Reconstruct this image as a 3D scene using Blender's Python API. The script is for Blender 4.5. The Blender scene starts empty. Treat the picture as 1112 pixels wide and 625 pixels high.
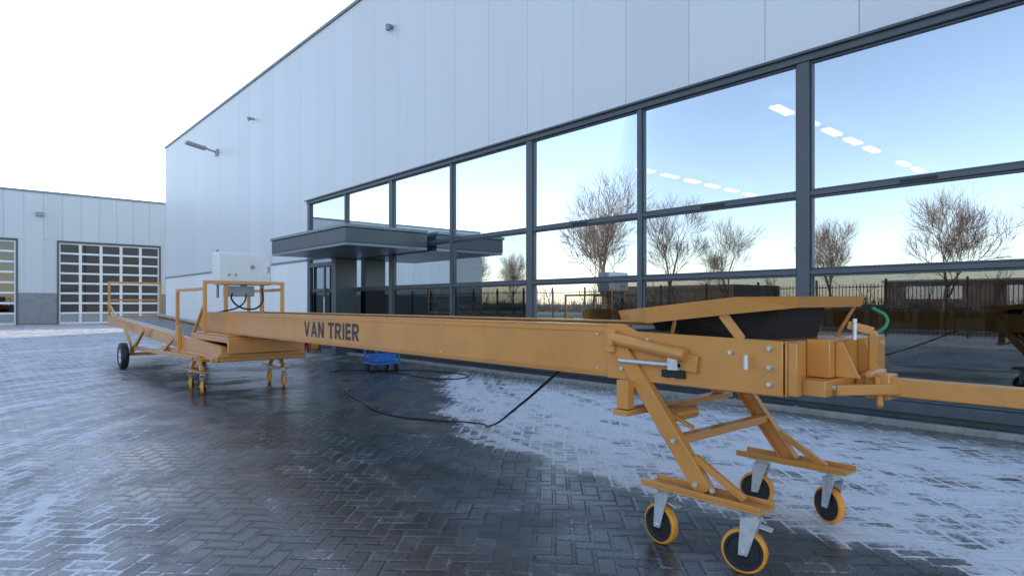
import bpy, math, random
from mathutils import Vector, Matrix
random.seed(7)
D=bpy.data; C=bpy.context
col=C.scene.collection

# ---------------------------------------------------------------- materials
class NT:
    def __init__(s,mat):
        s.nt=mat.node_tree; s.n=s.nt.nodes; s.l=s.nt.links
    def node(s,t,**k):
        n=s.n.new(t)
        for a,b in k.items(): setattr(n,a,b)
        return n
    def put(s,sock,v):
        if isinstance(v,bpy.types.NodeSocket): s.l.new(v,sock)
        elif v is not None: sock.default_value=v
    def m(s,op,a,b=None,c=None,clamp=False):
        n=s.node('ShaderNodeMath',operation=op); n.use_clamp=clamp
        s.put(n.inputs[0],a)
        if b is not None: s.put(n.inputs[1],b)
        if c is not None: s.put(n.inputs[2],c)
        return n.outputs[0]
    def ss(s,v,a,b,lo=0.0,hi=1.0):
        n=s.node('ShaderNodeMapRange',interpolation_type='SMOOTHSTEP')
        s.put(n.inputs[0],v); s.put(n.inputs[1],a); s.put(n.inputs[2],b)
        n.inputs[3].default_value=lo; n.inputs[4].default_value=hi
        return n.outputs[0]
    def noise(s,vec,scale,detail=3,rough=.55):
        n=s.node('ShaderNodeTexNoise'); s.put(n.inputs['Vector'],vec)
        n.inputs['Scale'].default_value=scale; n.inputs['Detail'].default_value=detail
        n.inputs['Roughness'].default_value=rough
        return n.outputs['Fac']
    def comb(s,x,y,z=0.0):
        n=s.node('ShaderNodeCombineXYZ'); s.put(n.inputs[0],x); s.put(n.inputs[1],y); s.put(n.inputs[2],z)
        return n.outputs[0]
    def mix(s,f,a,b):
        n=s.node('ShaderNodeMix',data_type='RGBA'); s.put(n.inputs[0],f); s.put(n.inputs[6],a); s.put(n.inputs[7],b)
        return n.outputs[2]
    def bump(s,h,st,dist=.01,normal=None):
        n=s.node('ShaderNodeBump'); n.inputs['Strength'].default_value=st; n.inputs['Distance'].default_value=dist
        s.put(n.inputs['Height'],h)
        if normal is not None: s.put(n.inputs['Normal'],normal)
        return n.outputs[0]

def newmat(name):
    m=D.materials.new(name); m.use_nodes=True
    t=NT(m); b=m.node_tree.nodes['Principled BSDF']
    tc=t.node('ShaderNodeTexCoord').outputs['Object']
    return m,t,b,tc

def simple(name,c,rough=.5,metal=0.,var=.12,scale=6.,bump=.0,dirt=None,coat=0.):
    m,t,b,tc=newmat(name)
    n=t.noise(tc,scale,3)
    f=t.ss(n,.3,.7)
    c0=tuple(max(0,x*(1-var)) for x in c)+(1,); c1=tuple(min(1,x*(1+var)) for x in c)+(1,)
    colr=t.mix(f,c0,c1)
    if dirt:
        d=t.ss(t.noise(tc,scale*2.3,4,.7),.52,.75)
        d=t.m('MULTIPLY',d,dirt[3])
        colr=t.mix(d,colr,(dirt[0],dirt[1],dirt[2],1))
    t.put(b.inputs['Base Color'],colr)
    r=t.m('MULTIPLY_ADD',n,.25,rough-.12)
    t.put(b.inputs['Roughness'],r)
    b.inputs['Metallic'].default_value=metal
    b.inputs['Coat Weight'].default_value=coat
    b.inputs['Coat Roughness'].default_value=.12
    if bump: t.put(b.inputs['Normal'],t.bump(t.noise(tc,scale*8,2),bump,.004))
    return m

M={}
M['ochre']=simple('ochre_paint',(.64,.275,.058),.34,0,.06,3.,.03,(.26,.15,.07,.22),.35)
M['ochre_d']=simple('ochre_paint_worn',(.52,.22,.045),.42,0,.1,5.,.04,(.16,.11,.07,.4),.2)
M['black']=simple('black_rubber',(.018,.018,.02),.6,0,.2,10.,.1)
M['belt']=simple('belt_rubber',(.035,.037,.04),.5,0,.2,4.,.1,(.2,.2,.2,.3))
M['zinc']=simple('zinc_steel',(.62,.64,.65),.32,.45,.1,25.)
M['pu']=simple('orange_polyurethane',(.85,.33,.03),.4,0,.06,10.,0,(.25,.13,.05,.3))
M['white']=simple('white_enamel',(.76,.76,.74),.35,0,.04,4.)
M['grey']=simple('grey_plastic',(.3,.31,.32),.5,0,.1,8.)
M['anth']=simple('anthracite_aluminium',(.07,.085,.10),.38,.0,.1,3.)
M['anth_l']=simple('grey_trim_aluminium',(.20,.24,.27),.4,.2,.08,3.)
M['letter']=simple('letter_paint',(.035,.03,.04),.5)
M['blue']=simple('blue_paint',(.03,.16,.5),.45)
M['red']=simple('red_paint',(.6,.04,.03),.4)
M['yellow']=simple('yellow_paint',(.8,.5,.04),.4)
M['green']=simple('green_hose',(.03,.3,.1),.4)
M['cable']=simple('cable_rubber',(.012,.012,.013),.5)
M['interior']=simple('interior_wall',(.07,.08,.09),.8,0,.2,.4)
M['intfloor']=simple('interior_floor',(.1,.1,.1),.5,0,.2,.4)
M['roof']=simple('roof_membrane',(.12,.12,.13),.8)
M['bark']=simple('tree_bark',(.21,.14,.10),.85,0,.3,3.)
M['twig']=simple('distant_twigs',(.085,.07,.055),.9,0,.4,1.)
M['fence']=simple('fence_steel',(.015,.017,.018),.5)
M['brick']=simple('brick_far',(.16,.11,.09),.8,0,.25,.8)
M['kerb']=simple('kerb_concrete',(.27,.27,.26),.8,0,.15,6.,.4,(.1,.1,.09,.6))
M['plinth']=simple('plinth_concrete',(.24,.25,.26),.8,0,.1,3.,.2)
M['grass']=simple('winter_grass',(.075,.09,.04),.95,0,.4,.3,.3,(.6,.62,.65,.5))

def cladding(name,base,axis,pitch,off=0.):
    m,t,b,tc=newmat(name)
    sep=t.node('ShaderNodeSeparateXYZ'); t.put(sep.inputs[0],tc)
    u=t.m('DIVIDE',t.m('SUBTRACT',sep.outputs[axis],off),pitch)
    wn=t.node('ShaderNodeTexWhiteNoise',noise_dimensions='1D'); t.put(wn.inputs['W'],t.m('FLOOR',u))
    c0=tuple(x*.97 for x in base)+(1,); c1=tuple(x*1.03 for x in base)+(1,)
    c=t.mix(wn.outputs['Value'],c0,c1)
    st=t.noise(t.comb(t.m('MULTIPLY',sep.outputs[axis],5.),t.m('MULTIPLY',sep.outputs[2],.25)),1.,4,.6)
    c=t.mix(t.m('MULTIPLY',t.ss(st,.5,.8),.25),c,(base[0]*.78,base[1]*.79,base[2]*.8,1))
    t.put(b.inputs['Base Color'],c)
    b.inputs['Metallic'].default_value=.1
    b.inputs['Roughness'].default_value=.42
    t.put(b.inputs['Normal'],t.bump(t.noise(t.comb(sep.outputs[axis],t.m('MULTIPLY',sep.outputs[2],.6)),.9,2),.12,.05))
    return m
M['clad']=cladding('aluminium_cladding',(.65,.67,.69),1,1.14,.53)
M['cladlow']=cladding('white_lower_cladding',(.80,.80,.79),1,1.14,.53)
M['cladx']=cladding('grey_cladding',(.54,.57,.59),0,1.0)

def glass(name,fac,tint):
    m=D.materials.new(name); m.use_nodes=True; t=NT(m)
    t.n.remove(m.node_tree.nodes['Principled BSDF'])
    g=t.node('ShaderNodeBsdfGlossy'); g.inputs['Roughness'].default_value=.0; g.inputs['Color'].default_value=(.88,.95,1.,1)
    tr=t.node('ShaderNodeBsdfTransparent'); tr.inputs['Color'].default_value=tint
    mx=t.node('ShaderNodeMixShader')
    fr=t.node('ShaderNodeFresnel'); fr.inputs['IOR'].default_value=1.5
    t.put(mx.inputs[0],t.m('ADD',fr.outputs[0],fac,clamp=True))
    tc=t.node('ShaderNodeTexCoord').outputs['Object']
    t.put(g.inputs['Normal'],t.bump(t.noise(tc,.5,1),.04,.02))
    t.l.new(tr.outputs[0],mx.inputs[1]); t.l.new(g.outputs[0],mx.inputs[2])
    t.l.new(mx.outputs[0],m.node_tree.nodes['Material Output'].inputs[0])
    return m
M['glass']=glass('coated_window_glass',.54,(.5,.56,.6,1))
M['glasslow']=glass('clear_window_glass',.10,(.45,.5,.52,1))
M['doorglass']=glass('door_glass',.04,(.05,.055,.06,1))
def emis(name,c,s):
    m,t,b,tc=newmat(name); b.inputs['Emission Color'].default_value=c; b.inputs['Emission Strength'].default_value=s
    m.cycles.emission_sampling='NONE'
    return m
M['lamp']=emis('lit_tube_lamp',(1,.98,.94,1),6.)

def paving():
    m,t,b,tc=newmat('herringbone_pavers_snow')
    sep=t.node('ShaderNodeSeparateXYZ'); t.put(sep.inputs[0],tc); X,Y=sep.outputs[0],sep.outputs[1]
    k=.7071/.105
    wob=t.noise(tc,1.2,0)
    xr=t.m('ADD',t.m('MULTIPLY',t.m('ADD',X,Y),k),t.m('MULTIPLY',wob,.35))
    yr=t.m('ADD',t.m('MULTIPLY',t.m('SUBTRACT',Y,X),k),t.m('MULTIPLY',wob,.25))
    i=t.m('FLOOR',xr); j=t.m('FLOOR',yr); u=t.m('SUBTRACT',xr,i); v=t.m('SUBTRACT',yr,j)
    tt=t.m('FLOORED_MODULO',t.m('SUBTRACT',i,j),4.)
    e=[t.m('COMPARE',tt,float(q),.4) for q in range(4)]
    d=t.m('MINIMUM',t.m('MINIMUM',t.m('ADD',u,e[1]),t.m('ADD',t.m('SUBTRACT',1.,u),e[0])),
          t.m('MINIMUM',t.m('ADD',v,e[2]),t.m('ADD',t.m('SUBTRACT',1.,v),e[3])))
    wn=t.node('ShaderNodeTexWhiteNoise',noise_dimensions='2D')
    t.put(wn.inputs['Vector'],t.comb(t.m('SUBTRACT',i,e[1]),t.m('SUBTRACT',j,e[2])))
    joint=t.ss(d,.04,.16,1.,0.)
    big=t.noise(tc,.9,4,.6)
    brick=t.mix(wn.outputs['Value'],(.036,.036,.037,1),(.082,.079,.075,1))
    brick=t.mix(t.m('MULTIPLY',t.ss(big,.4,.65),.5),brick,(.040,.041,.043,1))
    fine=t.noise(tc,38.,3,.7)
    brick=t.mix(t.m('MULTIPLY',fine,.3),brick,(.11,.11,.105,1))
    base=t.mix(joint,brick,(.026,.025,.024,1))
    y2=t.m('SUBTRACT',Y,2.5)
    q=t.m('SUBTRACT',t.m('SUBTRACT',X,3.3),t.m('MULTIPLY',t.m('MULTIPLY',y2,y2),.065))
    bigc=t.m('SUBTRACT',big,.5)
    r1=t.m('MULTIPLY',t.ss(t.m('ADD',q,t.m('MULTIPLY',bigc,1.6)),-.25,.5),1.03)
    r1=t.m('MULTIPLY',r1,t.ss(X,6.8,7.5,1.,.7))
    r2=t.m('MULTIPLY',t.ss(t.m('ADD',t.m('SUBTRACT',X,t.m('MULTIPLY',Y,.16)),bigc),1.4,-.5),.86)
    r3=t.m('MULTIPLY',t.ss(Y,8.,17.),.90)
    dens=t.m('MAXIMUM',t.m('MAXIMUM',r1,r2),t.m('MAXIMUM',r3,.43))
    streak=t.noise(t.comb(t.m('MULTIPLY',q,3.2),t.m('MULTIPLY',Y,.16)),1.,4,.65)
    patch=t.noise(tc,2.6,5,.7)
    s=t.m('ADD',t.m('MULTIPLY',streak,.42),t.m('MULTIPLY',patch,.34))
    s=t.m('ADD',s,t.m('MULTIPLY',fine,.24))
    s=t.m('ADD',s,t.m('MULTIPLY',t.m('SUBTRACT',joint,.3),.095))
    s=t.m('ADD',s,t.m('MULTIPLY',t.m('SUBTRACT',wn.outputs['Value'],.5),.06))
    th=t.m('SUBTRACT',.83,t.m('MULTIPLY',dens,.40))
    sv=t.m('SUBTRACT',s,th)
    snow=t.ss(sv,-.055,.075)
    film=t.m('MULTIPLY',t.ss(sv,-.18,.02),.16)
    snow=t.m('MULTIPLY',t.m('MAXIMUM',snow,film),.88)
    colr=t.mix(snow,base,(.82,.83,.85,1))
    moss=t.m('MULTIPLY',t.ss(X,6.5,7.2),t.ss(patch,.38,.55))
    colr=t.mix(t.m('MULTIPLY',moss,.75),colr,(.11,.10,.06,1))
    t.put(b.inputs['Base Color'],colr)
    wet=t.ss(big,.34,.56)
    ro=t.m('MULTIPLY_ADD',wet,-.26,.48); ro=t.m('ADD',ro,t.m('MULTIPLY',snow,.4),clamp=True)
    t.put(b.inputs['Roughness'],ro)
    h=t.m('ADD',t.m('MULTIPLY',joint,-.9),t.m('MULTIPLY',wn.outputs['Value'],.3))
    h=t.m('ADD',h,t.m('MULTIPLY',fine,.3)); h=t.m('ADD',h,t.m('MULTIPLY',snow,.7))
    t.put(b.inputs['Normal'],t.bump(h,.75,.006))
    return m
M['paving']=paving()

# ---------------------------------------------------------------- mesh helpers
class MB:
    def __init__(s): s.v=[]; s.f=[]
    def box(s,x0,x1,y0,y1,z0,z1):
        b=len(s.v)
        s.v+=[(x0,y0,z0),(x1,y0,z0),(x1,y1,z0),(x0,y1,z0),(x0,y0,z1),(x1,y0,z1),(x1,y1,z1),(x0,y1,z1)]
        s.f+=[tuple(b+i for i in q) for q in ((3,2,1,0),(4,5,6,7),(0,1,5,4),(1,2,6,5),(2,3,7,6),(3,0,4,7))]
        return s
    def bar(s,p,q,w,h,up=(0,0,1)):
        p=Vector(p);q=Vector(q);d=(q-p).normalized();up=Vector(up)
        if abs(d.dot(up))>.99: up=Vector((0,1,0))
        a=d.cross(up).normalized(); u=a.cross(d).normalized()
        b=len(s.v)
        for c in (p,q):
            for i,j in ((-1,-1),(1,-1),(1,1),(-1,1)): s.v.append(tuple(c+a*i*w/2+u*j*h/2))
        s.f+=[tuple(b+i for i in k) for k in ((3,2,1,0),(4,5,6,7),(0,1,5,4),(1,2,6,5),(2,3,7,6),(3,0,4,7))]
        return s
    def cyl(s,p,q,r,r2=None,n=16,cap=True):
        p=Vector(p);q=Vector(q);d=(q-p).normalized(); r2=r if r2 is None else r2
        up=Vector((0,0,1)) if abs(d.z)<.9 else Vector((1,0,0))
        a=d.cross(up).normalized(); u=a.cross(d)
        b=len(s.v)
        for c,rr in ((p,r),(q,r2)):
            for i in range(n):
                t=2*math.pi*i/n; s.v.append(tuple(c+(a*math.cos(t)+u*math.sin(t))*rr))
        for i in range(n):
            j=(i+1)%n; s.f.append((b+i,b+n+i,b+n+j,b+j))
        if cap: s.f.append(tuple(b+i for i in range(n))); s.f.append(tuple(b+n+i for i in reversed(range(n))))
        return s
    def lathe(s,c,axis,prof,n=28):
        c=Vector(c);d=Vector(axis).normalized()
        up=Vector((0,0,1)); a=d.cross(up).normalized(); u=a.cross(d)
        b=len(s.v); k=len(prof)
        for o,r in prof:
            for i in range(n):
                t=2*math.pi*i/n; s.v.append(tuple(c+d*o+(a*math.cos(t)+u*math.sin(t))*r))
        for m_ in range(k-1):
            for i in range(n):
                j=(i+1)%n; s.f.append((b+m_*n+i,b+(m_+1)*n+i,b+(m_+1)*n+j,b+m_*n+j))
        return s
    def quad(s,a,b,c,d):
        k=len(s.v); s.v+=[tuple(a),tuple(b),tuple(c),tuple(d)]; s.f.append((k,k+1,k+2,k+3)); return s
    def prism(s,pts,x0,x1):
        b=len(s.v);n=len(pts)
        for x in (x0,x1):
            for y,z in pts: s.v.append((x,y,z))
        s.f.append(tuple(b+i for i in range(n))); s.f.append(tuple(b+n+i for i in reversed(range(n))))
        for i in range(n):
            j=(i+1)%n; s.f.append((b+i,b+n+i,b+n+j,b+j))
        return s
    def obj(s,name,mat,parent=None,bevel=0.,smooth=False):
        me=D.meshes.new(name); me.from_pydata(s.v,[],s.f); me.validate()
        o=D.objects.new(name,me); col.objects.link(o); me.materials.append(M[mat])
        import bmesh
        bm=bmesh.new(); bm.from_mesh(me); bmesh.ops.recalc_face_normals(bm,faces=bm.faces); bm.to_mesh(me); bm.free()
        if bevel:
            md=o.modifiers.new('b','BEVEL'); md.width=bevel; md.segments=2; md.limit_method='ANGLE'; md.angle_limit=.6
        if smooth or bevel:
            for p in me.polygons: p.use_smooth=True
            if hasattr(me,'set_sharp_from_angle'): me.set_sharp_from_angle(angle=.6)
        if parent: o.parent=parent
        return o
def empty(name):
    e=D.objects.new(name,None); col.objects.link(e); return e
def curve(name,pts,r,mat,parent=None):
    cu=D.curves.new(name,'CURVE'); cu.dimensions='3D'; cu.bevel_depth=r; cu.bevel_resolution=2; cu.resolution_u=10
    sp=cu.splines.new('BEZIER'); sp.bezier_points.add(len(pts)-1)
    for b,p in zip(sp.bezier_points,pts): b.co=p; b.handle_left_type=b.handle_right_type='AUTO'
    cu.materials.append(M[mat]); o=D.objects.new(name,cu); col.objects.link(o)
    if parent: o.parent=parent
    return o

# ---------------------------------------------------------------- ground
MB().quad((-900,-900,-.012),(900,-900,-.012),(900,900,-.012),(-900,900,-.012)).obj('ground','grass')
MB().quad((-15,-40,0),(7.5,-40,0),(7.5,49.9,0),(-15,49.9,0)).obj('paved_yard','paving')
MB().quad((7.5,35.9,0),(40,35.9,0),(40,49.9,0),(7.5,49.9,0)).obj('paved_yard.001','paving')
MB().box(7.5,7.6,-14,35.8,-.05,.06).obj('kerb','kerb',None,.008)
mg,t,b,tc=newmat('wet_gravel')
vo=t.node('ShaderNodeTexVoronoi'); t.put(vo.inputs['Vector'],tc); vo.inputs['Scale'].default_value=55
gc=t.mix(t.ss(t.noise(tc,3,4),.4,.6),(.10,.09,.065,1),(.17,.16,.14,1))
gc=t.mix(t.m('MULTIPLY',vo.outputs['Distance'],1.2,clamp=True),gc,(.03,.03,.025,1))
gc=t.mix(t.ss(t.noise(tc,7,5,.7),.58,.68),gc,(.7,.72,.75,1))
t.put(b.inputs['Base Color'],gc); b.inputs['Roughness'].default_value=.9
t.put(b.inputs['Normal'],t.bump(vo.outputs['Distance'],1.,.01))
M['gravel']=mg
MB().quad((7.6,-14,.03),(7.95,-14,.03),(7.95,35.8,.03),(7.6,35.8,.03)).obj('gravel_strip','gravel')
tf=MB(); rt=random.Random(5)
for _ in range(900):
    yy=rt.uniform(-2,20); xx=rt.choice([rt.gauss(7.45,.05),rt.gauss(7.66,.04),rt.gauss(7.1,.15)])
    if xx>7.77: continue
    z0=.0 if xx<7.5 else .03
    for _k in range(3):
        hgt=rt.uniform(.02,.075); ox,oy=rt.gauss(0,.02),rt.gauss(0,.02)
        k_=len(tf.v); tf.v+=[(xx+ox-.003,yy+oy,z0),(xx+ox+.003,yy+oy+.003,z0),(xx+ox*2.5,yy+oy*2.5,z0+hgt)]; tf.f.append((k_,k_+1,k_+2))
tf.obj('grass_tufts','grass')

# ---------------------------------------------------------------- main hall
hall=empty('industrial_hall')
FX=7.94; Y0,Y1=-14.,35.8; HT=9.3; WT=4.3; WB=.22
MUL=[18.2,15.8,13.4,10.9,8.45,5.95,3.45,.95,-1.55,-4.05,-6.55,-9.05]
TK=(18.2,13.4,8.45,3.45,-1.55,-6.55)
pan=MB(); y=.53-1.14*13
while y<Y1-.01:
    a=max(y,Y0); bb=min(y+1.14,Y1); zb=WT+.12 if a<18.3 else 2.66
    if bb>Y0+.05:
        if a<18.3<bb:
            pan.box(FX-.06,FX,a+.003,18.32,WT+.12,HT-.06); pan.box(FX-.06,FX,18.323,bb-.003,2.66,HT-.06)
        else: pan.box(FX-.06,FX,a+.003,bb-.003,zb,HT-.06)
    y+=1.14
pan.obj('wall_panels','clad',hall,.004)
low=MB(); y=18.34
while y<Y1-.1:
    bb=min(y+2.28,Y1); low.box(FX-.045,FX,y+.004,bb-.004,.3,2.60); y+=2.28
low.obj('lower_wall_panels','cladlow',hall,.004)
MB().box(FX-.05,FX,18.34,Y1,0,.295).obj('wall_plinth','plinth',hall)
MB().box(FX-.085,FX,18.34,Y1,2.605,2.65).obj('wall_band','anth_l',hall)
MB().box(FX+.002,FX+.12,Y0,Y1,WT+.05,HT-.1).box(FX+.002,FX+.12,18.35,Y1,0,WT+.045).obj('wall_core','plinth',hall)
MB().box(FX-.11,FX+.35,Y0-.05,Y1+.05,HT-.055,HT+.03).obj('parapet_cap','anth_l',hall,.01)
MB().box(FX+.13,36,Y0+.1,Y1-.1,HT-.4,HT-.15).obj('roof','roof',hall)
MB().box(FX+.125,36,Y1-.12,Y1,0,HT-.06).box(FX+.125,36,Y0,Y0+.1,0,HT-.06).box(36.01,36.1,Y0,Y1,0,HT-.06).obj('outer_walls','cladx',hall)
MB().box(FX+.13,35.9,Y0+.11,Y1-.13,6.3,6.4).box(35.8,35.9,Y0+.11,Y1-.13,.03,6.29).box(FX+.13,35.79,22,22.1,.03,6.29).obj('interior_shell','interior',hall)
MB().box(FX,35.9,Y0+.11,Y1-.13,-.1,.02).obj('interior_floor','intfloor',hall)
lam=MB()
for ry,xs,n in ((7.,14.4,9),(13.3,17.5,6),(19.5,16.5,1)):
    x=xs
    for i in range(n):
        if (ry,i)!=(7.,5): lam.box(x,x+.85,ry-.11,ry+.11,5.93,5.98)
        x+=1.45
lam.obj('ceiling_lamps','lamp',hall)
rk=MB()
for ry in (-6,-1,4.5,9,15):
    for lx in (11,16,22):
        for z in (.05,1.2,2.4): rk.box(lx,lx+3,ry,ry+1.1,z,z+.12)
        for zx in (lx,lx+2.9):
            rk.box(zx,zx+.1,ry,ry+.1,.02,3.1).box(zx,zx+.1,ry+1,ry+1.1,.02,3.1)
        rk.box(lx+.3,lx+1.2,ry+.1,ry+1,.2,.9).box(lx+1.6,lx+2.7,ry+.1,ry+1,1.35,2.1)
rk.obj('storage_racks','grey',hall)
fr=MB()
fr.box(FX-.10,FX+.05,MUL[-1],18.3,WT,WT+.11)
fr.box(FX-.13,FX+.05,MUL[-1],18.3,.10,WB)
heads=[(WB,1.665),(1.725,2.635),(2.695,WT)]
for i,my in enumerate(MUL):
    thick=.08 if my in TK else .043
    fr.box(FX-.085,FX+.045,my-thick,my+thick,WB+.002,WT-.002)
fr.obj('window_frame','anth',hall,.006)
tr=MB(); sash=MB(); g=MB(); g2=MB()
for i in range(len(MUL)-1):
    ya,yb=MUL[i+1],MUL[i]
    ya+=(.08 if ya in TK else .043)+.002; yb-=(.08 if yb in TK else .043)+.002
    tr.box(FX-.075,FX+.04,ya,yb,1.665,1.725).box(FX-.075,FX+.04,ya,yb,2.635,2.695)
    for z0,z1 in heads:
        z0+=.003; z1-=.003
        s=.022
        sash.box(FX-.055,FX+.03,ya+.002,ya+s,z0,z1).box(FX-.055,FX+.03,yb-s,yb-.002,z0,z1)
        sash.box(FX-.053,FX+.03,ya+s+.001,yb-s-.001,z0,z0+s).box(FX-.053,FX+.03,ya+s+.001,yb-s-.001,z1-s,z1)
        d=[random.uniform(-.003,.003) for _ in range(3)]
        (g2 if z0<1 else g).quad((FX-.02,ya+s,z0+s),(FX-.02+d[0],yb-s,z0+s),(FX-.02+d[0]+d[1],yb-s,z1-s),(FX-.02+d[1],ya+s,z1-s))
tr.obj('transoms','anth',hall,.005); sash.obj('window_sashes','anth',hall,.004); g.obj('window_glass','glass',hall); g2.obj('window_glass_lower','glasslow',hall)
vt=MB()
for yy in (12.2,14.6,7.2,4.7,2.2): vt.box(FX-.082,FX-.076,yy-.18,yy+.18,2.648,2.682)
vt.obj('trickle_vents','black',hall)
MB().box(FX-.06,FX+.04,MUL[-1],18.3,.0,.095).obj('facade_base','anth',hall)
MB().box(FX-.06,FX,Y0,MUL[-1]-.1,0,WT+.11).obj('end_wall_panel','clad',hall)
MB().box(FX-.15,FX-.102,MUL[-1],18.34,WT+.085,WT+.115).obj('drip_trim','anth',hall)
cn=empty('entrance_canopy'); 
MB().box(5.83,FX-.14,11.7,15.7,2.56,2.86).obj('canopy_body','anth',cn,.01)
MB().box(5.80,FX-.14,11.67,15.73,2.865,2.93).obj('canopy_cap','anth_l',cn,.008)
MB().box(5.84,FX-.15,11.71,15.69,2.50,2.555).obj('canopy_soffit','anth_l',cn)
MB().box(7.2,7.8,15.0,15.25,.0,2.495).obj('canopy_pier','anth',cn,.01)
dr=empty('entrance_door')
MB().box(FX-.14,FX-.09,15.86,15.98,.02,2.5).box(FX-.14,FX-.09,17.98,18.1,.02,2.5).box(FX-.14,FX-.09,15.99,17.97,2.38,2.5).box(FX-.14,FX-.09,16.95,17.03,.02,2.37).box(FX-.14,FX-.09,15.99,16.94,.02,.2).box(FX-.14,FX-.09,17.04,17.97,.02,.2).obj('door_frame','anth',dr,.004)
MB().cyl((FX-.18,16.88,.7),(FX-.18,16.88,1.5),.018).obj('door_handle','zinc',dr)
wl=empty('wall_lamp')
MB().box(FX-.12,FX-.065,27.0,27.3,7.35,7.6).bar((FX-.1,27.15,7.48),(FX-.6,27.15,7.60),.06,.06).obj('bracket','grey',wl)
MB().bar((FX-.5,27.15,7.56),(FX-1.25,27.15,7.70),.30,.12).obj('lamp_head','grey',wl,.03)
wc=empty('security_camera')
MB().cyl((FX-.065,22.9,7.9),(FX-.22,22.9,7.9),.04).cyl((FX-.24,22.9,7.94),(FX-.24,22.9,7.82),.07,.05).obj('camera_body','grey',wc)
vp=empty('vent_outlet')
MB().cyl((FX-.065,13.35,8.02),(FX-.2,13.35,8.02),.055).cyl((FX-.17,13.35,8.04),(FX-.17,13.35,7.92),.07,.06).obj('vent_body','anth_l',vp)

# ---------------------------------------------------------------- back building
bk=empty('warehouse_building'); BY=50.; BH=8.4
holes=[(-3.4,2.6),(4.8,10.6)]
cl=MB(); x=-24
while x<30:
    a,b2=x+.004,x+.996
    hit=[h for h in holes if b2>h[0]-.1 and a<h[1]+.1]
    if hit: cl.box(a,b2,BY,BY+.1,5.42,BH)
    else: cl.box(a,b2,BY,BY+.1,2.0,BH)
    x+=1
for h0,h1 in ((-4,-3.5),(2.7,3),(4,4.7),(10.7,11)): cl.box(h0,h1,BY,BY+.1,2.0,5.415)
cl.obj('wall_panels','cladx',bk,.006)
lw=MB()
seg=[-24,-3.5,2.7,4.7,10.7,30]
for i in (0,2,4): lw.box(seg[i],seg[i+1],BY-.02,BY+.1,.02,1.99)
lw.obj('lower_wall','plinth',bk,.01)
MB().box(-24.1,30.1,BY-.06,BY+.3,BH+.005,BH+.14).obj('parapet_cap','anth_l',bk)
MB().box(-24,30,BY+.25,BY+25,0,BH).obj('building_body','interior',bk)
for hx0,hx1 in holes:
    MB().box(hx0-.1,hx0,BY-.05,BY+.12,.02,5.4).box(hx1,hx1+.1,BY-.05,BY+.12,.02,5.4).box(hx0,hx1,BY-.05,BY+.12,5.28,5.4).obj('door_surround','anth',bk)
    f=MB(); gl=MB(); sol=MB(); nx,nz=(5,8); wx=(hx1-hx0)/nx; hz=5.2/nz
    for r in range(nz+1): f.box(hx0,hx1,BY+.03,BY+.09,.06+r*hz-.06,.06+r*hz+.06)
    for c in range(nx+1):
        for r in range(nz): f.box(max(hx0,hx0+c*wx-.08),min(hx1,hx0+c*wx+.08),BY+.035,BY+.09,.06+r*hz+.062,.06+(r+1)*hz-.062)
    gl.box(hx0,hx1,BY+.10,BY+.11,.06+hz*1,.06+hz*nz); sol.box(hx0,hx1,BY+.10,BY+.12,.05,.05+hz)
    f.obj('door_grid','white' ,bk); gl.obj('door_glass','doorglass',bk); sol.obj('door_bottom_panel','grey',bk)
MB().box(3.6,4.0,BY-.3,BY-.02,6.9,7.15).obj('wall_light','grey',bk,.02)

# ---------------------------------------------------------------- conveyor
cv=empty('telescopic_belt_conveyor')
XA,XB=2.9,3.75
B=MB()
for x0,x1 in ((XA,XA+.012),(XB-.012,XB)): B.box(x0,x1,2.3,10.7,.88,1.165)
B.box(XA,XA+.07,2.3,10.7,1.166,1.18).box(XB-.07,XB,2.3,10.7,1.166,1.18)
B.box(XA+.0,XA+.06,2.3,10.7,.868,.879).box(XB-.06,XB,2.3,10.7,.868,.879)
B.obj('boom_side_plates','ochre',cv,.003)
MB().box(XA+.013,XB-.013,2.35,10.7,.9,1.0).obj('boom_core','ochre_d',cv)
MB().box(XA-.006,XA-.001,2.3,10.7,1.135,1.150).box(XA-.006,XA-.001,2.3,10.7,.895,.905).obj('boom_ribs','ochre',cv,.001)
MB().box(XA+.075,XB-.075,2.0,10.6,1.135,1.150).obj('boom_belt','belt',cv,.003)
MB().prism([(10.70,.885),(10.95,.93),(11.0,1.05),(10.95,1.16),(10.70,1.178)],XA,XB).obj('boom_tail','ochre',cv,.01)
bo=MB()
for yy in [2.5+1.64*i for i in range(5)]:
    for z in (.92,1.12): bo.cyl((XA-.010,yy,z),(XA,yy,z),.008,n=8)
bo.obj('boom_bolts','zinc',cv)
LT=MB(); cur=6.83; Hh=.168; z0L=.94; lay=[0]
def poly(pts):
    lay[0]+=1; x=XA-.0012-.00004*lay[0]; b=len(LT.v)
    for (a,c) in pts: LT.v.append((x,cur-a*Hh,z0L+c*Hh))
    LT.f.append(tuple(b+i for i in range(len(pts))))
S_=.25
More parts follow.
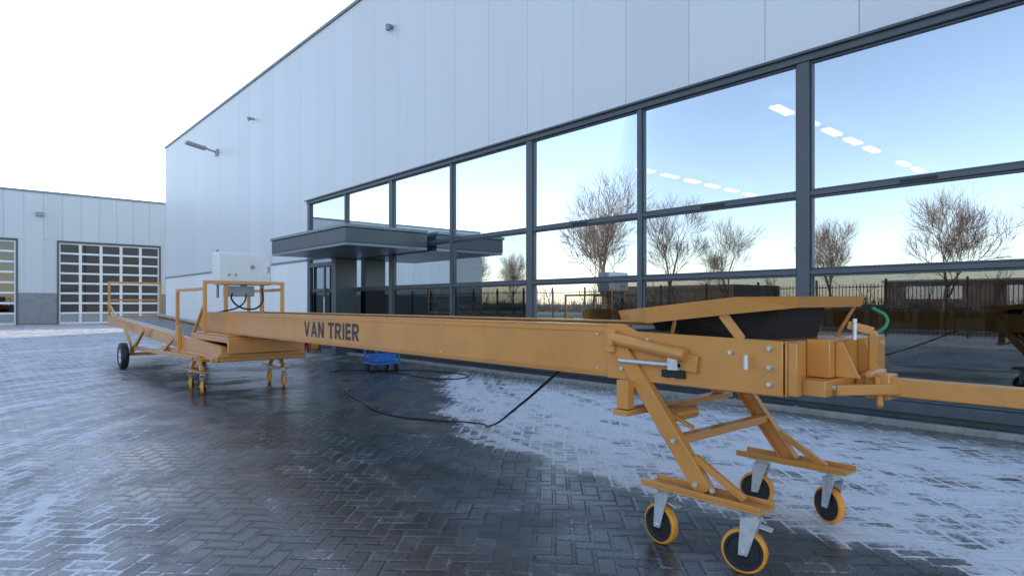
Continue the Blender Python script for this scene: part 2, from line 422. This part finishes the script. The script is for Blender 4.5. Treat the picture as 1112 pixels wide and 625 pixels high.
def letter(ch):
    if ch=='V': poly([(0,1),(.27,1),(.59,0),(.36,0)]); poly([(.95,1),(.68,1),(.36,0),(.59,0)]); return .95
    if ch=='A': poly([(0,0),(.26,0),(.60,1),(.36,1)]); poly([(.96,0),(.70,0),(.36,1),(.60,1)]); poly([(.22,.2),(.74,.2),(.68,.38),(.28,.38)]); return .96
    if ch=='N': poly([(0,0),(S_,0),(S_,1),(0,1)]); poly([(.62,0),(.62+S_,0),(.62+S_,1),(.62,1)]); poly([(0,1),(.27,1),(.87,0),(.60,0)]); return .87
    if ch=='T': poly([(0,.79),(.8,.79),(.8,1),(0,1)]); poly([(.275,0),(.525,0),(.525,.8),(.275,.8)]); return .8
    if ch=='I': poly([(0,0),(S_,0),(S_,1),(0,1)]); return S_
    if ch=='E':
        poly([(0,0),(S_,0),(S_,1),(0,1)])
        for a in (0,.4,.8): poly([(S_-.02,a),(.68,a),(.68,a+.2),(S_-.02,a+.2)])
        return .70
    if ch=='R':
        poly([(0,0),(S_,0),(S_,1),(0,1)]); poly([(S_-.02,.8),(.62,.8),(.72,.86),(.62,1),(S_-.02,1)]); poly([(S_-.02,.36),(.62,.36),(.74,.5),(.60,.56),(S_-.02,.56)])
        poly([(.60,.55),(.76,.50),(.84,.60),(.84,.80),(.76,.92),(.60,1),(.58,.81),(.60,.76)]); poly([(.32,.37),(.58,.37),(.88,0),(.60,0)]); return .88
for ch in 'VAN TRIER':
    if ch==' ': cur-=.46*Hh; continue
    cur-= (letter(ch)+ .14)*Hh
LT.obj('lettering','letter',cv)
H=MB()
side=[(1.36,.865),(2.42,.865),(2.42,1.185),(2.30,1.185),(2.2,1.145),(1.36,1.125)]
H.prism(side,XA-.016,XA-.004)
H.prism(side,XB+.004,XB+.016)
H.box(XA-.003,XB+.003,1.345,1.358,.865,1.12)
H.box(XA-.003,XB+.003,1.37,2.28,1.11,1.122).box(XA-.003,XB+.003,1.37,2.3,.868,.878)
H.obj('head_box','ochre',cv,.004)
E=MB()
E.box(2.965,3.46,1.20,1.343,.872,.945)
E.box(3.10,3.84,1.235,1.343,.948,1.13)
E.box(3.47,3.82,1.22,1.343,.872,.945)
E.prism([(1.12,.95),(1.233,.95),(1.233,1.12),(1.20,1.12)],3.16,3.168).prism([(1.12,.95),(1.233,.95),(1.233,1.12),(1.20,1.12)],3.44,3.448)
E.box(2.90,2.95,1.30,1.343,.87,1.12)
E.obj('head_end_frame','ochre',cv,.006)
MB().bar((3.35,1.195,.905),(3.35,-.6,.905),.08,.085).bar((3.35,1.15,.905),(3.35,1.04,.905),.12,.12).bar((3.05,1.195,.90),(3.35,1.0,.90),.05,.05).obj('tow_bar','ochre',cv,.006)
L=MB(); L.bar((3.30,1.12,.95),(3.26,1.10,1.17),.035,.05).bar((3.26,1.10,1.17),(3.22,1.20,1.20),.035,.04).bar((3.23,1.06,.82),(3.30,1.10,.95),.025,.035).cyl((3.2,1.10,.97),(3.38,1.10,.97),.018)
L.obj('latch_lever','ochre',cv,.005)
zb=MB()
for yy,zz in ((1.42,1.09),(1.42,.92),(1.62,1.06),(1.95,.91),(2.12,1.10),(2.3,.93),(2.36,1.13),(1.42,1.0)):
    zb.cyl((XA-.034,yy,zz),(XA-.016,yy,zz),.012,n=6)
for xx in (3.2,3.5,3.78):
    zb.cyl((xx,1.220,1.09),(xx,1.235,1.09),.013,n=6)
zb.cyl((3.05,1.185,.91),(3.05,1.20,.91),.013,n=6)
zb.cyl((3.20,1.16,1.13),(3.20,1.16,1.23),.010)
zb.cyl((XA-.06,1.52,1.055),(XA-.06,1.52,.985),.012)
zb.obj('head_bolts','zinc',cv)
MB().cyl((XA-.05,2.36,1.10),(XA-.05,1.86,1.03),.036).bar((XA-.03,1.99,1.005),(XA-.03,1.80,.985),.02,.09).box(XA-.06,XA-.017,2.33,2.40,1.02,1.15).obj('side_roller','ochre',cv,.004)
MB().cyl((XA-.05,2.30,.975),(XA-.05,1.90,.975),.013).box(XA-.07,XA-.017,1.90,1.96,.95,1.02).obj('side_actuator','zinc',cv)
MB().box(XA-.040,XA-.017,1.88,2.02,.905,.945).obj('motor_plate','black',cv,.004)
top=[(3.0,2.43,1.26),(2.82,2.10,1.28),(2.82,1.56,1.335),(2.86,1.27,1.335),(3.56,1.24,1.342),(3.80,1.40,1.342),(3.86,2.0,1.30),(3.66,2.43,1.26)]
bot=[(x+(3.33-x)*.03,y+(1.85-y)*.03,z-d) for (x,y,z),d in zip(top,(.055,.085,.082,.052,.055,.055,.08,.055))]
inn=[(3.33+(x-3.33)*.72,1.85+(y-1.85)*.72,z-.018) for x,y,z in top]
low_=[(3.33+(x-3.33)*.60,1.85+(y-1.85)*.66,1.123) for x,y,z in top]
h=MB(); n=8
h.v=top+bot+inn
for i in range(n):
    j=(i+1)%n; h.f+= [(i,j,n+j,n+i),(i,2*n+i,2*n+j,j)]
ho=h.obj('hopper_rim','ochre',cv); sm=ho.modifiers.new('s','SOLIDIFY'); sm.thickness=.006
h=MB(); h.v=[(x,y,z-.02) for x,y,z in inn]+low_
for i in range(n):
    j=(i+1)%n; h.f.append((i,j,n+j,n+i))
ho=h.obj('hopper_skirt','black',cv); sm=ho.modifiers.new('s','SOLIDIFY'); sm.thickness=.008
hs=MB()
hs.bar((2.93,2.0,1.13),(2.86,1.93,1.22),.008,.05).bar((2.95,1.60,1.12),(2.87,1.66,1.25),.008,.05).bar((3.74,2.0,1.12),(3.8,1.95,1.24),.008,.06).bar((3.6,1.40,1.12),(3.6,1.30,1.30),.04,.008)
hs.obj('hopper_brackets','ochre',cv,.002)
curve('hydraulic_hose',[(3.70,1.30,1.13),(3.74,1.22,1.16),(3.76,1.20,1.22),(3.72,1.26,1.28)],.009,'green',cv)
lg=MB()
def leg(mb,x,ya,za,yb,zb_,w,t_):
    d=Vector((0,yb-ya,zb_-za)).normalized(); nrm=Vector((0,-d.z,d.y))
    a=Vector((0,ya,za)); b_=Vector((0,yb,zb_))
    pts=[a+nrm*w/2,b_+nrm*w/2,b_-nrm*w/2,a-nrm*w/2]
    mb.prism([(p.y,p.z) for p in pts],x-t_/2,x+t_/2)
leg(lg,2.862,2.33,1.08,1.76,.33,.095,.008)
leg(lg,3.872,2.33,1.08,1.76,.33,.095,.008)
for x,s in ((2.862,1),(3.872,-1)):
    for o in (-.044,.044):
        leg(lg,x+s*.024,2.33+o*.8,1.08-o*.6,1.76+o*.8,.33-o*.6,.007,.045)
lg.bar((2.885,1.93,.575),(3.85,1.93,.575),.06,.045)
lg.bar((2.78,2.24,.69),(3.92,2.24,.69),.10,.03).box(2.80,2.86,2.2,2.28,.71,.87).box(3.79,3.84,2.2,2.28,.71,.87)
lg.bar((2.9,2.26,.82),(3.1,1.97,.60),.05,.02)
for x in (2.862,3.872):
    lg.box(x-.075,x+.075,1.42,2.10,.315,.327); lg.box(x-.075,x-.068,1.42,2.10,.328,.352); lg.box(x+.068,x+.075,1.42,2.10,.328,.352)
    leg(lg,x+.03*(1 if x<3 else -1),1.55,.34,1.83,.50,.035,.03)
lg.obj('front_legs','ochre',cv,.003)
MB().cyl((3.08,2.10,.66),(3.3,2.10,.66),.04).cyl((2.80,2.33,1.08),(3.93,2.33,1.08),.02).obj('leg_roller','ochre',cv)
zz=MB()
for yy,z in ((2.33,1.08),(1.93,.575),(1.80,.37),(1.7,.36)): zz.cyl((2.836,yy,z),(2.85,yy,z),.014,n=6)
zz.obj('leg_bolts','zinc',cv)
def castor(x,y,ztop,ang,r=.108,w=.046,i=[0]):
    i[0]+=1; nm='castor_%d'%i[0]
    d=Vector((math.cos(ang),math.sin(ang),0)); f=Vector((-d.y,d.x,0))
    c=Vector((x,y,r))+f*.035
    t_=MB().lathe(c,d,[(-w*.47,r*.82),(-w*.5,r*.90),(-w*.46,r*.955),(-w*.32,r),(w*.32,r),(w*.46,r*.955),(w*.5,r*.90),(w*.47,r*.82)],40)
    t_.obj(nm+'_tread','pu',cv,0,True)
    MB().lathe(c,d,[(-w*.3,.001),(-w*.62,.012),(-w*.62,r*.25),(-w*.42,r*.33),(-w*.34,r*.68),(-w*.515,r*.74),(-w*.52,r*.865),(w*.52,r*.865),(w*.515,r*.74),(w*.34,r*.68),(w*.42,r*.33),(w*.62,r*.25),(w*.62,.012),(w*.3,.001)],40).obj(nm+'_hub','black',cv,0,True)
    k=MB()
    tp=Vector((x,y,ztop))
    k.box(x-.05,x+.05,y-.055,y+.055,ztop-.008,ztop)
    k.cyl(tp-Vector((0,0,.009)),tp-Vector((0,0,.035)),.042,.036,20)
    for s in (-1,1):
        o=d*s*(w/2+.012)
        a=tp+o-Vector((0,0,.036)); b_=c+o
        wv=f
        q=[a-wv*.045,a+wv*.045,b_+wv*.022-Vector((0,0,.015)),b_-wv*.022-Vector((0,0,.015))]
        base=len(k.v)
        for e in (-.0025,.0025):
            for p in q: k.v.append(tuple(p+d*e))
        k.f+=[(base,base+1,base+2,base+3),(base+7,base+6,base+5,base+4)]+[(base+m_,base+4+m_,base+4+(m_+1)%4,base+(m_+1)%4) for m_ in range(4)]
    k.bar(tp-Vector((0,0,.037))-d*(w/2+.015),tp-Vector((0,0,.037))+d*(w/2+.015),.09,.006)
    k.cyl(c-d*(w/2+.026),c+d*(w/2+.026),.011,n=10)
    k.bar(tp+f*.03-Vector((0,0,.06)),tp-f*.095-Vector((0,0,.085)),.05,.008)
    k.obj(nm+'_fork','zinc',cv,.0015)
for x,ys in ((2.862,(1.50,1.99)),(3.872,(1.52,1.96))):
    for k_,yy in enumerate(ys): castor(x,yy,.313,[.25,-.15,-.45,.1][k_+(2 if x>3 else 0)])
def rz(y): return .70+(y-9.2)/(18-9.2)*.30
R=MB()
for x0,x1 in ((2.70,2.72),(3.84,3.86)):
    R.prism([(9.2,rz(9.2)-.20),(18,rz(18)-.19),(18,rz(18)),(9.2,rz(9.2))],x0,x1)
for x0,x1 in ((2.70,2.77),(3.79,3.86)):
    R.prism([(9.2,rz(9.2)+.001),(18,rz(18)+.001),(18,rz(18)+.014),(9.2,rz(9.2)+.014)],x0-.003,x1+.003)
R.box(2.705,3.855,9.17,9.198,.50,.70)
R.box(2.705,3.855,18.002,18.03,.80,1.0)
R.obj('rear_frame','ochre',cv,.004)
MB().prism([(9.25,rz(9.25)-.05),(17.95,rz(17.95)-.05),(17.95,rz(17.95)-.035),(9.25,rz(9.25)-.035)],2.74,3.82).obj('rear_belt','belt',cv)
MB().prism([(11.3,rz(11.3)+.016),(17.9,rz(17.9)+.016),(17.9,rz(17.9)+.06),(11.3,rz(11.3)+.06)],3.80,3.812).prism([(11.3,rz(11.3)+.016),(17.9,rz(17.9)+.016),(17.9,rz(17.9)+.05),(11.3,rz(11.3)+.05)],2.755,2.765).obj('belt_guides','zinc',cv)
S=MB()
S.box(2.66,3.90,9.12,9.60,.56,.60).box(2.76,3.80,9.05,10.9,.76,.84).box(2.80,3.76,9.15,10.8,.842,.865)
S.box(2.62,3.98,9.30,9.36,.48,.55).box(2.75,3.83,9.0,9.048,.62,.80)
S.box(2.66,2.698,9.2,12.4,.50,.56).box(3.862,3.90,9.2,12.4,.50,.56)
S.box(2.64,2.70,11.2,11.26,.5,.95).box(3.87,3.93,11.2,11.26,.5,.95)
S.obj('turntable_frame','ochre',cv,.006)
for x in (2.62,3.80):
    s=MB()
    s.box(x-.08,x+.08,9.62,10.45,.315,.33)
    s.bar((x,9.75,.33),(x,9.95,.52),.05,.05).bar((x,10.3,.33),(x,10.1,.52),.05,.05)
    s.bar((x,9.9,.50),(x,14.7,.42),.05,.07)
    s.bar((x,14.7,.42),(x,15.6,.86),.05,.06).bar((x,14.6,.36),(x,13.6,.80),.05,.06)
    s.bar((x,12.2,.45),(x,11.4,.72),.04,.05)
    s.obj('rear_leg_frame','ochre',cv,.004)
    for yy in (9.72,10.32): castor(x,yy,.313,random.uniform(-.6,.6))
MB().bar((2.62,9.9,.48),(3.80,9.9,.48),.06,.06).bar((2.45,14.7,.28),(4.0,14.7,.28),.06,.06).bar((2.62,12.3,.45),(3.80,12.3,.45),.05,.05).bar((2.62,14.7,.28),(2.62,14.7,.45),.07,.07).bar((3.80,14.7,.28),(3.80,14.7,.45),.07,.07).obj('rear_axle','ochre',cv,.004)
for x in (2.47,3.96):
    MB().lathe((x,14.7,.26),(1,0,0),[(-.06,.15),(-.075,.2),(-.06,.25),(-.03,.262),(.03,.262),(.06,.25),(.075,.2),(.06,.15)],36).obj('rear_tyre','black',cv,0,True)
    MB().lathe((x,14.7,.26),(1,0,0),[(-.08,.001),(-.08,.04),(-.03,.06),(-.03,.12),(-.06,.155),(.06,.155),(.03,.12),(.03,.06),(.08,.04),(.08,.001)],28).obj('rear_rim','zinc',cv,0,True)
rl=MB()
w=.05
rl.box(2.70,2.70+w,17.95,18,rz(18)+.015,1.80).box(3.81,3.86,17.95,18,rz(18)+.015,1.80).box(2.70,3.86,17.95,18,1.802,1.85)
rl.bar((2.725,17.97,1.3),(2.725,17.0,rz(17)+.02),.04,.04).box(2.75,3.81,17.96,17.99,1.38,1.42)
rl.box(2.68,2.73,11.45,11.5,rz(11.5)+.015,1.50).box(2.68,2.73,9.95,11.5,1.502,1.55).box(2.68,2.73,9.90,9.948,.87,1.60)
rl.box(3.83,3.88,9.90,9.948,.87,1.50).box(2.68,3.88,9.895,9.943,1.602,1.65).box(3.83,3.88,9.90,9.948,1.502,1.60)
rl.box(3.83,3.88,11.45,11.5,rz(11.5)+.015,1.50).box(3.83,3.88,9.95,11.5,1.502,1.55)
rl.bar((2.705,10.0,1.25),(2.705,10.5,.87),.04,.04)
rl.obj('guard_rails','ochre',cv,.004)
MB().box(2.95,3.75,10.12,10.45,1.60,2.10).obj('control_cabinet','white',cv,.012)
MB().box(2.97,3.73,10.105,10.119,1.62,2.08).obj('cabinet_door','white',cv,.005)
MB().cyl((3.45,10.09,1.88),(3.45,10.105,1.88),.035).cyl((3.1,10.09,1.75),(3.1,10.105,1.75),.018).cyl((3.2,10.09,1.75),(3.2,10.105,1.75),.018).box(3.69,3.71,10.09,10.105,1.8,1.9).cyl((3.05,10.5,1.4),(3.05,10.5,2.16),.02).obj('cabinet_buttons','grey',cv)
MB().box(3.05,3.1,10.15,10.2,1.15,1.6).box(3.6,3.65,10.15,10.2,1.15,1.6).obj('cabinet_stand','ochre',cv)
MB().cyl((3.35,10.2,1.57),(3.35,10.2,1.60),.05).box(3.1,3.5,10.15,10.4,1.42,1.58).obj('cabinet_gland_box','grey',cv,.01)
curve('control_cable',[(3.2,10.2,1.55),(3.15,10.1,1.35),(3.4,10.0,1.22),(3.55,10.0,1.3),(3.6,10.1,1.55)],.014,'cable',cv)
curve('control_cable_2',[(3.4,10.2,1.55),(3.3,10.1,1.30),(3.0,10.2,1.18),(2.95,10.5,1.17)],.012,'cable',cv)
curve('power_cable',[(3.05,2.95,.865),(3.35,3.7,.50),(3.85,4.7,.12),(4.19,5.37,.012),(3.95,5.8,.012),(3.77,6.3,.012),(4.02,7.67,.012),(4.5,9.2,.012),(4.95,10.4,.012),(5.5,11.3,.012),(6.0,10.9,.012),(6.15,10.1,.012),(6.34,8.78,.012),(6.8,8.9,.012),(6.9,9.6,.012),(6.5,10.6,.012),(5.9,10.7,.012),(5.5,9.9,.012)],.010,'cable')

bt=empty('blue_tool_trolley')
k=MB(); k.box(5.9,6.45,10.6,11.1,.14,.18)
for x in (5.91,6.41):
    for y in (10.61,11.06): k.box(x,x+.03,y,y+.03,.185,.50)
k.box(5.9,6.45,10.6,10.63,.502,.53).box(5.9,6.45,11.06,11.09,.502,.53).box(5.9,5.93,10.632,11.058,.502,.53).box(6.41,6.44,10.632,11.058,.502,.53)
k.box(5.95,6.38,10.66,11.02,.19,.33)
k.obj('trolley_frame','blue',bt,.005)
k=MB()
for x in (5.95,6.38):
    for y in (10.66,11.03): k.cyl((x-.02,y,.07),(x+.02,y,.07),.07)
k.obj('trolley_wheels','black',bt,.005)
hy=empty('cable_reel')
MB().lathe((7.1,16.2,.25),(1,0,.0),[(-.14,.02),(-.14,.22),(-.12,.22),(-.11,.1),(.11,.1),(.12,.22),(.14,.22),(.14,.02)],24).obj('reel_drum','red',hy)
MB().lathe((7.1,16.2,.25),(1,0,.0),[(-.1,.11),(-.1,.19),(.1,.19),(.1,.11)],24).obj('reel_cable','yellow',hy)
MB().bar((6.93,16.05,.02),(6.93,16.2,.52),.03,.03).bar((7.27,16.05,.02),(7.27,16.2,.52),.03,.03).bar((6.93,16.35,.02),(6.93,16.2,.3),.03,.03).bar((7.27,16.35,.02),(7.27,16.2,.3),.03,.03).bar((6.92,16.2,.53),(7.28,16.2,.53),.03,.03).obj('reel_stand','black',hy)

# ---------------------------------------------------------------- surroundings behind camera (seen in the glass)
def tree_mesh(height,depth,seed,kids=3,mb=None,org=(0,0,0),spread=.62,minr=.0,tw=0):
    rnd=random.Random(seed); own=mb is None
    if own: mb=MB()
    def br(p,d,L,r,k):
        segs=3 if k>2 else 2
        for s in range(segs):
            d2=(d+Vector((rnd.gauss(0,.07),rnd.gauss(0,.07),rnd.gauss(.05,.04)))).normalized()
            q=p+d2*L/segs; r2=max(minr,r*(1-.32/segs))
            mb.cyl(p,q,r,r2,n=6 if r>.05 else 3,cap=False)
            p,d,r=q,d2,r2
            if k>0 and (s>0 or k<depth) and rnd.random()<.55:
                a=rnd.uniform(0,6.28); t_=d.orthogonal().normalized(); t_.rotate(Matrix.Rotation(a,3,d))
                nd=(d+t_*rnd.uniform(.45,.85)).normalized()
                br(p,nd,max(height*.05,L*rnd.uniform(.5,.75)),max(minr,r*.5),k-1)
        if k==0:
            for _ in range(tw):
                nd=(d+Vector((rnd.gauss(0,.3),rnd.gauss(0,.3),rnd.gauss(.2,.15)))).normalized()
                mb.cyl(p,p+nd*max(L,height*.05)*rnd.uniform(.7,1.2),r,r*.5,n=3,cap=False)
        if k>0:
            for i in range(kids-1):
                a=rnd.uniform(0,6.28); t_=d.orthogonal().normalized(); t_.rotate(Matrix.Rotation(a,3,d))
                nd=(d+t_*rnd.uniform(.3,spread)+Vector((0,0,.15))).normalized()
                br(p,nd,max(height*.05,L*rnd.uniform(.68,.86)),max(minr,r*.68),k-1)
    br(Vector(org),Vector((0,0,1)),height*.25,height*.018,depth)
    return mb
def top_h(mb,h):
    z=max(v[2] for v in mb.v); s=h/z; mb.v=[(a*s,b_*s,c*s) for a,b_,c in mb.v]; return mb
t1=top_h(tree_mesh(8,6,3,minr=.0065,tw=1),8).obj('bare_tree','bark'); t2=top_h(tree_mesh(8,6,11,minr=.0065,tw=1),8).obj('bare_tree','bark')
def inst(src,x,y,s,rot):
    o=D.objects.new('bare_tree',src.data); col.objects.link(o); o.location=(x,y,-.02); o.scale=(s,s,s); o.rotation_euler=(0,0,rot); return o
t1.location=(-30,38.4,-.02); t1.scale=(1.85,1.85,1.8)
t2.location=(-30,11.4,-.02); t2.scale=(1.18,1.18,1.12)
inst(t1,-31,26.5,1.05,1.); inst(t2,-30,18.2,1.0,2.); inst(t1,-33,34.,1.45,3.); inst(t2,-32,54,.95,4.); inst(t1,-31,5.,1.,5.); inst(t2,-32,62,1.1,.5)
inst(t2,-36,44,1.5,2.6); inst(t1,-29,-2,.9,2.6)
dt=MB()
for i in range(46):
    tree_mesh(random.uniform(5,8.0),3,100+i,mb=dt,org=(random.uniform(-78,-60),-40+i*4.2+random.uniform(-1,1),0),minr=.015,tw=1)
dt.obj('distant_tree_row','twig')
hd=MB(); y=-60
while y<160:
    w_=random.uniform(.8,1.6); hh=random.uniform(1.2,2.4)
    for q_ in range(26):
        a=random.uniform(-.8,.8)
        px_,py_=-56+random.uniform(-1,1),y+random.uniform(-.8,.8)
        hd.cyl((px_,py_,0),(px_+random.uniform(-.5,.5),py_+a,hh*random.uniform(.5,1.1)),.05,.015,3,False)
    y+=w_*.7
hd.obj('hedge','twig')
fb=MB(); y=-30.
while y<75:
    fb.box(-13.01,-12.99,y,y+.025,.05,2.15); y+=.14
y=-30.
while y<75:
    fb.box(-13.06,-12.94,y-.03,y+.03,0,2.35); y+=2.8
fb.box(-13.03,-13.012,-30,75,.2,.24).box(-13.03,-13.012,-30,75,2.0,2.04)
fb.obj('bar_fence','fence')
fw=empty('brick_warehouse')
MB().box(-110,-90,14,34,0,4.5).box(-110,-92,60,90,0,5).obj('walls','brick',fw)
MB().box(-110.3,-89.7,13.7,34.3,4.51,4.8).obj('roof','anth_l',fw)
MB().box(-89.99,-89.9,16,19,0,4).box(-89.99,-89.9,24,31,2,4).obj('doors','white',fw)
MB().quad((-26,-300,.0),(-18,-300,.0),(-18,300,.0),(-26,300,.0)).obj('road','kerb')

# ---------------------------------------------------------------- light
az=math.radians(52); el=math.radians(27)
w=D.worlds.new('World'); C.scene.world=w; w.use_nodes=True
nt=w.node_tree; sk=nt.nodes.new('ShaderNodeTexSky'); sk.sky_type='NISHITA'; sk.sun_disc=False
sk.sun_elevation=el; sk.sun_rotation=az; sk.air_density=.8; sk.dust_density=.6; sk.ozone_density=1.6
wb=nt.nodes.new('ShaderNodeMix'); wb.data_type='RGBA'; wb.blend_type='MULTIPLY'; wb.inputs[0].default_value=1.
wb.inputs[7].default_value=(1.17,1.0,.87,1)   # camera white balance for open shade
nt.links.new(sk.outputs[0],wb.inputs[6])
bg=nt.nodes['Background']; bg.inputs[1].default_value=.47
nt.links.new(wb.outputs[2],bg.inputs[0])
sl=D.lights.new('sun','SUN'); sl.energy=4.; sl.angle=math.radians(.5); sl.color=(1,.93,.83)
so=D.objects.new('sun',sl); col.objects.link(so)
sd=Vector((math.sin(az)*math.cos(el),math.cos(az)*math.cos(el),math.sin(el)))
so.rotation_euler=sd.to_track_quat('Z','Y').to_euler(); so.location=(0,0,30)

cam=D.cameras.new('camera'); co=D.objects.new('camera',cam); col.objects.link(co)
cam.sensor_width=36; cam.lens=22.01; cam.shift_y=.0157; cam.clip_end=3000; cam.clip_start=.05
th=math.atan2(599,680)
co.location=(0,0,1.3); co.rotation_euler=(math.radians(90),0,-th)
C.scene.camera=co
sc=C.scene; sc.view_settings.view_transform='Standard'; sc.view_settings.look='None'; sc.view_settings.exposure=0
